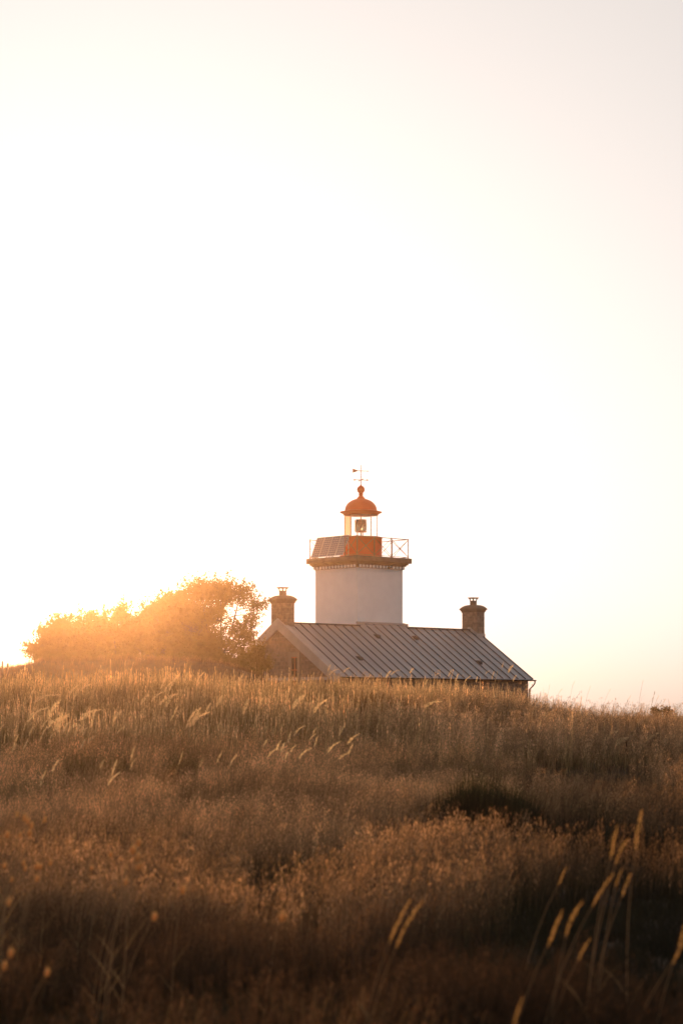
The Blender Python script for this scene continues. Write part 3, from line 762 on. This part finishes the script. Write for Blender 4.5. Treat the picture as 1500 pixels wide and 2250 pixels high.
tree('windswept_tree', 'tallest windswept tree with an open leafy crown, next to the cottage gable', 470, 112,
     [(440, 1300, 42, 28), (485, 1305, 38, 28), (530, 1305, 30, 26, .8), (560, 1330, 26, 16, .6), (440, 1350, 52, 32), (490, 1345, 22, 16, .6), (385, 1350, 40, 42), (410, 1410, 55, 42, 1.3), (470, 1415, 40, 34), (525, 1385, 30, 26, .7), (556, 1372, 18, 14, .6), (520, 1425, 26, 22, .8), (575, 1330, 14, 18, .6), (560, 1352, 20, 14, .7), (540, 1400, 22, 20, .8), (440, 1448, 60, 20)],
     42000, .068, .22, .05, 3, 4, nc=95, cat='tree', limbs=[((470, 1450), (462, 1400), (475, 1365), (520, 1352), (560, 1350), (578, 1345)), ((462, 1400), (430, 1340), (415, 1300), (440, 1275)), ((475, 1365), (500, 1320), (520, 1290)), ((480, 1430), (520, 1400), (560, 1375))])
tree('rounded_bush', 'broad dense bush with an even slope, left of the tallest tree', 345, 111,
     [(345, 1345, 38, 30), (380, 1320, 28, 20), (400, 1335, 25, 25), (350, 1400, 52, 48, 1.2), (310, 1400, 38, 42), (340, 1448, 60, 22)], 21000, .08, .2, .15, 5, cat='bush', group=G_)
tree('upright_bush', 'narrow upright bush with a ragged twiggy top, in the middle of the row of bushes', 270, 112,
     [(268, 1352, 20, 26), (285, 1368, 24, 28), (250, 1385, 34, 34), (270, 1415, 40, 36, 1.2), (265, 1448, 45, 20)], 13000, .08, .17, .1, 8, cat='bush', group=G_)
tree('twin_topped_bush', 'low dense bush with two soft humps, left of the ragged upright bush', 190, 110,
     [(190, 1368, 30, 24), (160, 1372, 18, 22), (222, 1375, 26, 26), (190, 1415, 55, 36, 1.3), (190, 1446, 60, 20)], 15000, .08, .18, .15, 12, cat='bush', group=G_)
tree('sloping_bush', 'lowest bush tapering down to the bare bank at the far end of the row', 112, 109,
     [(122, 1380, 22, 30), (140, 1400, 25, 32), (98, 1405, 24, 26), (75, 1428, 22, 18), (115, 1430, 42, 24, 1.2), (118, 1446, 45, 16)], 11000, .075, .16, .15, 15, cat='bush', group=G_)
tree('gable_shrub', 'small loose shrub growing in front of the cottage gable wall', 562, 117,
     [(565, 1440, 22, 26), (545, 1452, 22, 22), (582, 1455, 18, 18, .8), (560, 1470, 34, 18)], 5200, .07, .15, .2, 19, cat='shrub', thick=.04)
tree('bank_shrub', 'low dark shrub under the tallest tree on the edge of the bank', 480, 109.5,
     [(430, 1455, 40, 16), (480, 1458, 38, 18), (520, 1462, 30, 16), (380, 1456, 35, 12)], 8000, .07, .15, .1, 23, cat='shrub', thick=.04)
tree('distant_shrub', 'tiny rounded shrub on the horizon at the right end of the crest', 1440, 260,
     [(1437, 1559, 4, 4), (1442, 1566, 7, 6)], 900, .14, .2, .2, 27, cat='shrub', group='tiny shrubs on the horizon', thick=.05)
tree('distant_shrub', 'tiny darker shrub on the horizon, right of its rounded neighbour', 1462, 263,
     [(1461, 1560, 3, 4), (1466, 1567, 6, 6)], 900, .14, .2, .2, 29, cat='shrub', group='tiny shrubs on the horizon', thick=.05)

# ------------------------------------------------------------------ posts on the bank
def post(px, top, d, wd, label, lean):
    x = (px - 750) / F * d; gz = float(height(x, d)); zt_ = (HY - top) / F * d; hgt = max(zt_ - gz, .25)
    mb = MB(); mb.tube([(0, 0, -.4), (lean * .5, 0, hgt * .5), (lean, 0, hgt - .03), (lean, 0, hgt)], [wd, wd * .96, wd * .9, wd * .7], 9)
    o = mb.build('fence_post', M['wood']); o.location = (x, d, gz); tag(o, label, 'post', 'old posts on the bank')
post(5.5, 1452, 97, .045, 'tall thin wooden post standing on the bare bank', .02)
post(18.5, 1457, 98, .055, 'short stubby wooden post on the bare bank beside a taller one', -.02)

# ------------------------------------------------------------------ tall seed stalks
def head_mesh(L, R, n, seed, name='seed_head', bend=.25, mat='gold', size=.011):
    r = random.Random(seed); Q = []
    for i in range(n):
        t = r.random(); rad = R * (math.sin(math.pi * min(1, t * .92 + .08)) ** .6) * r.random() ** .5
        a = r.uniform(0, 6.283); z = L * t; x = bend * L * t * t + rad * math.cos(a); y = rad * math.sin(a)
        s = size * r.uniform(.6, 1.3); an = r.uniform(-.15, .6) * (1 if math.cos(a) > 0 else -1)
        ux, uz = math.sin(an) * s, math.cos(an) * s; wa = r.uniform(-1.2, 1.2); vx, vy = math.cos(wa) * s * .3, math.sin(wa) * s * .3
        Q.append([(x - ux, y, z - uz), (x + vx, y + vy, z), (x + ux, y, z + uz), (x - vx, y - vy, z)])
    Q = np.array(Q, np.float32)
    me = bpy.data.meshes.new(name); k = len(Q)
    me.from_pydata(Q.reshape(-1, 3).tolist(), [], [(4 * i, 4 * i + 1, 4 * i + 2, 4 * i + 3) for i in range(k)]); me.materials.append(M[mat]); return me
def stem_mesh(h, bend, r0, seed, mat='straw', leaves=2):
    r = random.Random(seed); mb = MB()
    mb.tube([(bend * h * t ** 2, 0, h * t) for t in np.linspace(-.03, 1, 7)], [r0 * (1 - .55 * t) for t in np.linspace(0, 1, 7)], 5, cap=False)
    for i in range(leaves):
        z0 = h * r.uniform(.1, .5); x0 = bend * h * (z0 / h) ** 2; s = r.choice((-1, 1)); L = r.uniform(.2, .35) * min(1, h)
        pts = [(x0 + s * L * .5 * t, 0.02 * t, z0 + L * (t - .45 * t * t)) for t in np.linspace(0, 1, 5)]
        vs = []
        for j, p in enumerate(pts): wv_ = .004 * (1 - j / 4.2); vs += [(p[0], p[1] - wv_, p[2]), (p[0] + wv_, p[1] + wv_, p[2])]
        mb.add(vs, [(2 * j, 2 * j + 1, 2 * j + 3, 2 * j + 2) for j in range(4)])
    me_o = mb.build('stem', M[mat]); me = me_o.data; bpy.data.objects.remove(me_o); return me
M['goldnear'] = leaf_mat('amber_seed_head', (.6, .38, .15), .68, (1.1, 1.0, .8))
HN = [head_mesh(1.0, .062 + .015 * (i % 2), 110, 140 + i, bend=(.05, .22, .4, .1, .3)[i], size=.04, mat='goldnear') for i in range(5)]
HS = [head_mesh(1.0, .06 + .02 * (i % 3), 90, 240 + i, bend=(.02, .1, .2, .4, .06, .7)[i], size=.05) for i in range(6)]
HM = [head_mesh(1.0, .055 + .02 * (i % 3), 150, 40 + i, bend=.12 + .12 * (i % 4), size=.045) for i in range(6)]
SM = [stem_mesh(1.0, .08 + .05 * i, .0032, 60 + i) for i in range(5)]
FM = [head_mesh(1.0, .16 + .05 * i, 190, 80 + i, bend=.5, size=.06) for i in range(3)]
def stalk(x, d, ztop, hl, label, group, cat='grass stalk', lean=0.0, feather=False, near=False, slim=False, wide=1.0, name='grass_stalk', yaw=None):
    gz = float(height(x, d)); H = max(.15, ztop - gz); i = random.randrange(5)
    tilt = .0
    sh = max(.09, H - hl * .95)
    st = bpy.data.objects.new(name, SM[i]); COL.objects.link(st); bend = .08 + .05 * i
    th = wide
    st.scale = (sh, sh, sh); a = random.uniform(-.5, .5) if yaw is None else yaw
    R = Matrix.Rotation(a, 4, 'Z') @ Matrix.Rotation(lean, 4, 'Y')
    st.matrix_world = Matrix.Translation((x - math.sin(lean) * sh - bend * sh * math.cos(a), d, gz - .02)) @ R @ Matrix.Diagonal((sh, sh, sh, 1))
    me = random.choice(FM if feather else HN if near else HS if slim else HM)
    hd = bpy.data.objects.new('seed_head', me); COL.objects.link(hd); hd.parent = st
    tb = math.atan(2 * bend) * .75
    hd.matrix_parent_inverse = Matrix.Identity(4)
    s = hl / sh
    hd.matrix_local = Matrix.Translation((bend, 0, .985)) @ Matrix.Rotation(tb, 4, 'Y') @ Matrix.Diagonal((s * wide, s * wide, s, 1))
    tag(st, label, cat, group); return st

MIDS = [(65,1507),(80,1505),(152,1498),(163,1507),(180,1487),(310,1515),(333,1508),(353,1507),(362,1492),(367,1522),(375,1540),(410,1547),(418,1548),(353,1482),(372,1480),(388,1473),(405,1475),(432,1470),(478,1573),(488,1595),(88,1593),(32,1595),(140,1583),(150,1585),(165,1583),(175,1585),(185,1590),(195,1608),(260,1580),(270,1582),(287,1633),(288,1658),(218,1660),(238,1678),(393,1642),(440,1655),(477,1642),(52,1615),(113,1657),(10,1607),
        (525,1472),(567,1525),(560,1563),(643,1513),(660,1490),(690,1525),(615,1582),(580,1613),(608,1625),(638,1625),(678,1602),(745,1583),(768,1603),(765,1622),(720,1455),(724,1462),(755,1457),(860,1460),(848,1467),(900,1463),(933,1485),(938,1520),(875,1478),(808,1475),
        (1102,1450),(1116,1455),(955,1470),(984,1467),(1000,1475),(1067,1464),(1127,1477),(1410,1488),(1258,1492),(1338,1507),(1293,1503),(1442,1523),(1457,1527),(1080,1470),(1160,1488),(1205,1500),(1230,1505),(1380,1520),(1020,1478),(1045,1482)]
ORD = 'first second third fourth fifth sixth seventh eighth ninth tenth eleventh twelfth thirteenth fourteenth fifteenth sixteenth seventeenth eighteenth nineteenth twentieth twenty-first twenty-second twenty-third twenty-fourth twenty-fifth twenty-sixth twenty-seventh twenty-eighth twenty-ninth thirtieth thirty-first thirty-second thirty-third thirty-fourth thirty-fifth thirty-sixth'.split()
ORD += [t + '-' + u for t in ('thirty', 'forty', 'fifty') for u in 'first second third fourth fifth sixth seventh eighth ninth'.split() if t != 'thirty' or u in ('seventh', 'eighth', 'ninth')]
def where(px, py):
    if py < 1580: return 'on the crest ' + ('before the bushes' if px < 540 else 'against the cottage roof' if px < 1160 else 'against pale sky')
    return 'on the slope under the bushes' if px < 560 else 'on the slope under the cottage gable'
MIDS.sort(); CNT = {}
def ordinal(key):
    CNT[key] = CNT.get(key, -1) + 1; return ORD[CNT[key]]
EXTRA = [(random.uniform(5, 535), random.uniform(1515, 1578)) for _ in range(14)] + [(random.uniform(5, 550), random.uniform(1582, 1668)) for _ in range(5)] + [(random.uniform(565, 800), random.uniform(1582, 1650)) for _ in range(6)]
MIDS = sorted(MIDS + EXTRA + [(px + random.uniform(7, 26) * random.choice((-1, 1)), py + random.uniform(-35, 30)) for (px, py) in MIDS if 1560 <= py and random.random() < .75][:9] + [(px + random.uniform(8, 20), py + random.uniform(2, 30)) for (px, py) in MIDS if py >= 1560 and px > 560][:6])
for (px, py) in MIDS:
    best = None
    for d in (np.linspace(23, 30.1, 61) if py < 1512 else np.linspace(19, 26, 61) if py < 1560 else np.linspace(13.5, 21, 61)):
        x = (px - 750) / F * d; hgt = (HY - py) / F * d - float(height(x, d)); tgt = .62 if py < 1512 else .66 if py < 1560 else .60
        e = abs(hgt - tgt) + (.004 * (30 - d) if py < 1560 else 0)
        if best is None or e < best[0]: best = (e, d, x, hgt)
    _, d, x, hgt = best
    lit = px < 560
    stalk(x, d, (HY - py) / F * d, ((random.uniform(.07, .12) if px > 560 and py < 1512 else random.uniform(.12, .2) if py < 1560 else random.uniform(.06, .12)) if px < 1160 else random.uniform(.05, .08)), ordinal(where(px, py)) + (' golden' if lit else ' straw coloured') + ' seed stalk from the left ' + where(px, py),
          'seed stalks ' + where(px, py), slim=py >= 1560 or random.random() < .7, wide=(random.uniform(1.1, 1.7) if py < 1560 else random.uniform(.85, 1.25)) if px < 1160 else .8, lean=random.uniform(-.05, .09))
# feathery nodding heads, right of the middle
for (px, py) in sorted(((105 + 750, 1608), (970, 1600), (1005, 1592), (1100, 1585), (1110, 1600), (1180, 1590), (1200, 1582), (1330, 1590), (1350, 1600), (975, 1620), (915, 1625), (1060, 1605), (1280, 1592), (1420, 1590), (1460, 1600))):
    d = random.uniform(22, 24.2); x = (px - 750) / F * d
    stalk(x, d, (HY - py) / F * d, .15, ordinal('pr' if px < 1170 else 'po') + ' pinkish feathery plume from the left, ' + ('nodding below the cottage roof' if px < 1170 else 'on the open slope below the sky'), 'feathery plumes below the cottage roof' if px < 1170 else 'feathery plumes on the open slope', 'grass plume', feather=True, wide=1.0, lean=.25, name='grass_plume')
# blurred near stalks, each described on its own
NEAR = [(872, 1945, 8.6, .24, .14, 'golden out-of-focus seed head leaning right, alone below the cottage', ),
        (857, 1950, 8.8, .22, .08, 'golden out-of-focus seed head touching the back of a leaning one below the cottage'),
        (1340, 1795, 9.0, .17, -.05, 'tallest golden out-of-focus seed head, standing in dark grass below the dark rush'),
        (1352, 1815, 9.1, .14, .06, 'golden out-of-focus seed head just right of the tallest near one'),
        (1352, 1885, 9.2, .10, .1, 'small golden seed head under the tallest near pair'),
        (1366, 1895, 9.6, .13, .08, 'thin golden seed head right under the tallest near pair'),
        (1396, 1765, 9.5, .2, -.22, 'dull brown seed head leaning left beside the tallest golden one'),
        (1303, 1880, 8.8, .18, .16, 'bright golden seed head leaning right, left of the tallest near pair'),
        (1243, 1955, 8.4, .17, .1, 'bright golden seed head low in the dark grass, left of the leaning one'),
        (1203, 1975, 8.6, .18, .06, 'dim golden seed head left of a brighter low one'),
        (1226, 1880, 10.5, .12, .1, 'short golden seed head far left of the tallest pair'),
        (1492, 1960, 8.6, .2, .16, 'golden seed head at the right edge of the slope'),
        (1478, 1990, 8.4, .2, .2, 'dim golden seed head just left of the one at the right edge'),
        (1125, 2165, 7.0, .14, .12, 'thick golden seed head low at the bottom of the slope'),
        (1052, 2222, 6.6, .1, .1, 'golden seed head half cut off by the bottom of the picture'),
        (1165, 2228, 6.6, .1, .06, 'golden seed head half cut off, right of another at the bottom'),
        (1270, 2035, 9.0, .12, .1, 'faint seed head above the black hollow')]
for (px, py, d, hl, lean, lab) in NEAR:
    d *= K; hl *= K * .9
    x = (px - 750) / F * d
    stalk(x, d, (HY - py) / F * d, hl, lab, 'blurred seed stalks in the near grass', wide=random.uniform(.45, .7), lean=lean*.5, near=True, yaw=0.0)

# hare's-tail fluffs on the left
def fluff_mesh(seed):
    r = random.Random(seed); mb = MB()
    mb.lathe([(0, 0), (.35, .12), (.5, .5), (.42, .85), (0, 1.1)], 0, 0, 8)
    vs = mb
    for i in range(150):
        a = r.uniform(0, 6.283); t = r.random(); z = t * 1.05; rad = .5 * math.sin(math.pi * min(1, t * .95 + .05)) ** .6
        p = Vector((rad * math.cos(a), rad * math.sin(a), z)); q = p + Vector((math.cos(a) * .28, math.sin(a) * .28, .35)) * r.uniform(.6, 1.2)
        s = Vector((-math.sin(a), math.cos(a), 0)) * .02
        vs.add([p - s, p + s, q], [(0, 1, 2)])
    o = mb.build('x', M['fluff']); me = o.data; bpy.data.objects.remove(o); me.name = 'fluffy_head'; return me
FL = [fluff_mesh(i) for i in range(3)]
FP = [(37, 1772, 11.5), (52, 1780, 11.4), (97, 1785, 11.6), (68, 1797, 11.2), (60, 1790, 12.5), (303, 1835, 10.4), (290, 1852, 10.2), (301, 1868, 10.0), (303, 1888, 9.9), (9, 1890, 12), (50, 1885, 12.6), (54, 1896, 12), (80, 1893, 12.5), (88, 1893, 12.4), (110, 1884, 12.2), (18, 1968, 9.6), (22, 2078, 8.2), (8, 2106, 7.9),
      (200, 1896, 12.4), (275, 1925, 11), (337, 2002, 9.6), (102, 2123, 8.6), (80, 1918, 11.5), (24, 1920, 11.6), (400, 1944, 10.6), (617, 2003, 9.6), (15, 1823, 13), (43, 1823, 13.2), (242, 1866, 12.6), (64, 1820, 13.4)]
FP = FP[:5] + FP[5:9] + sorted(FP[9:15] + FP[18:]) + FP[15:18]
FP[0:5] = sorted(FP[0:5])
for i, (px, py, d) in enumerate(FP):
    d *= K
    x = (px - 750) / F * d; zt_ = (HY - py) / F * d; gz = float(height(x, d)); hh_ = max(.1, zt_ - gz)
    st = bpy.data.objects.new('hares_tail', SM[i % 5]); COL.objects.link(st); b_ = .08 + .05 * (i % 5)
    st.matrix_world = Matrix.Translation((x - b_ * hh_, d, gz - .02)) @ Matrix.Diagonal((hh_, hh_, hh_, 1))
    hd = bpy.data.objects.new('fluffy_head', FL[i % 3]); COL.objects.link(hd); hd.parent = st
    s = random.uniform(.014, .019); hd.matrix_local = Matrix.Translation((b_, 0, .97)) @ Matrix.Rotation(.25, 4, 'Y') @ Matrix.Diagonal((s / hh_, s / hh_, s * 1.5 / hh_, 1))
    big = d < 10.5
    if 5 <= i <= 8: lab = ['top', 'upper middle', 'lower middle', 'lowest'][i - 5] + ' glowing fluffy head of the upright string of four in grass'
    elif i == len(FP) - 3: lab = 'single glowing fluffy head at the left edge, above the two largest'
    elif i == len(FP) - 2: lab = 'largest glowing fluffy seed head low at the left edge'
    elif i == len(FP) - 1: lab = 'second largest glowing fluffy head, cut by the left edge'
    elif i <= 4: lab = ordinal('f0') + ' fluffy seed head from left in uppermost cluster'
    else: lab = ordinal('f1') + ' tiny fluffy head from the left among those dotted in brown grass'
    tag(st, lab, 'fluffy grass', 'fluffy seed heads in the left grass')

# dark dock spikes on the right-hand slope
def dock_mesh(seed):
    r = random.Random(seed); mb = MB()
    for i in range(150):
        t = r.random(); z = .35 + .65 * t; rad = .045 * (1 - .55 * t) * r.random() ** .4; a = r.uniform(0, 6.283)
        c = Vector((rad * math.cos(a), rad * math.sin(a), z)); s = .02 * r.uniform(.6, 1.2)
        u = Vector((r.gauss(0, 1), r.gauss(0, 1), r.gauss(0, 1))).normalized() * s; v = u.cross(Vector((r.gauss(0, 1), r.gauss(0, 1), r.gauss(0, 1)))).normalized() * s
        mb.add([c - u, c + v, c + u, c - v], [(0, 1, 2, 3)])
    o = mb.build('x', M['dock']); me = o.data; bpy.data.objects.remove(o); me.name = 'seed_spike'; return me
DM = [dock_mesh(i) for i in range(3)]
for i, (px, py, d, lab) in enumerate(((1375, 1624, 30.5, 'thickest dark brown dock spike, alone on the right of the slope'), (1041, 1541, 37, 'tall thin dark dock spike below the cottage eave'), (1165, 1565, 35.5, 'dark dock spike below the end corner of the cottage'), (1270, 1580, 34.5, 'short dark dock spike between two others under the crest'), (1344, 1600, 33, 'small dark dock spike above the thickest one'))):
    d *= K; x = (px - 750) / F * d; gz = float(height(x, d)); hh_ = max(.25, (HY - py) / F * d - gz)
    sm = stem_mesh(1.0, .02, .009, 90 + i, 'dockstem', 1)
    st = bpy.data.objects.new('dock_plant', sm); COL.objects.link(st); st.location = (x, d, gz - .02); st.scale = (hh_,) * 3
    hd = bpy.data.objects.new('seed_spike', DM[i % 3]); COL.objects.link(hd); hd.parent = st
    tag(st, lab, 'dock plant', 'dark dock spikes on the slope')

# ------------------------------------------------------------------ the air
m = bpy.data.materials.new('evening_haze'); m.use_nodes = True; t = m.node_tree; t.nodes.remove(t.nodes['Principled BSDF'])
v = t.nodes.new('ShaderNodeVolumePrincipled'); v.inputs['Color'].default_value = (1, .63, .36, 1)
v.inputs['Density'].default_value = .00015; v.inputs['Anisotropy'].default_value = .94
t.links.new(v.outputs[0], t.nodes['Material Output'].inputs['Volume'])
mb = MB(); mb.box(-520, 520, -30, 920, -4, 18); hz = mb.build('haze', m); tag(hz, 'warm evening haze glowing around the low sun', None, None, 'stuff')
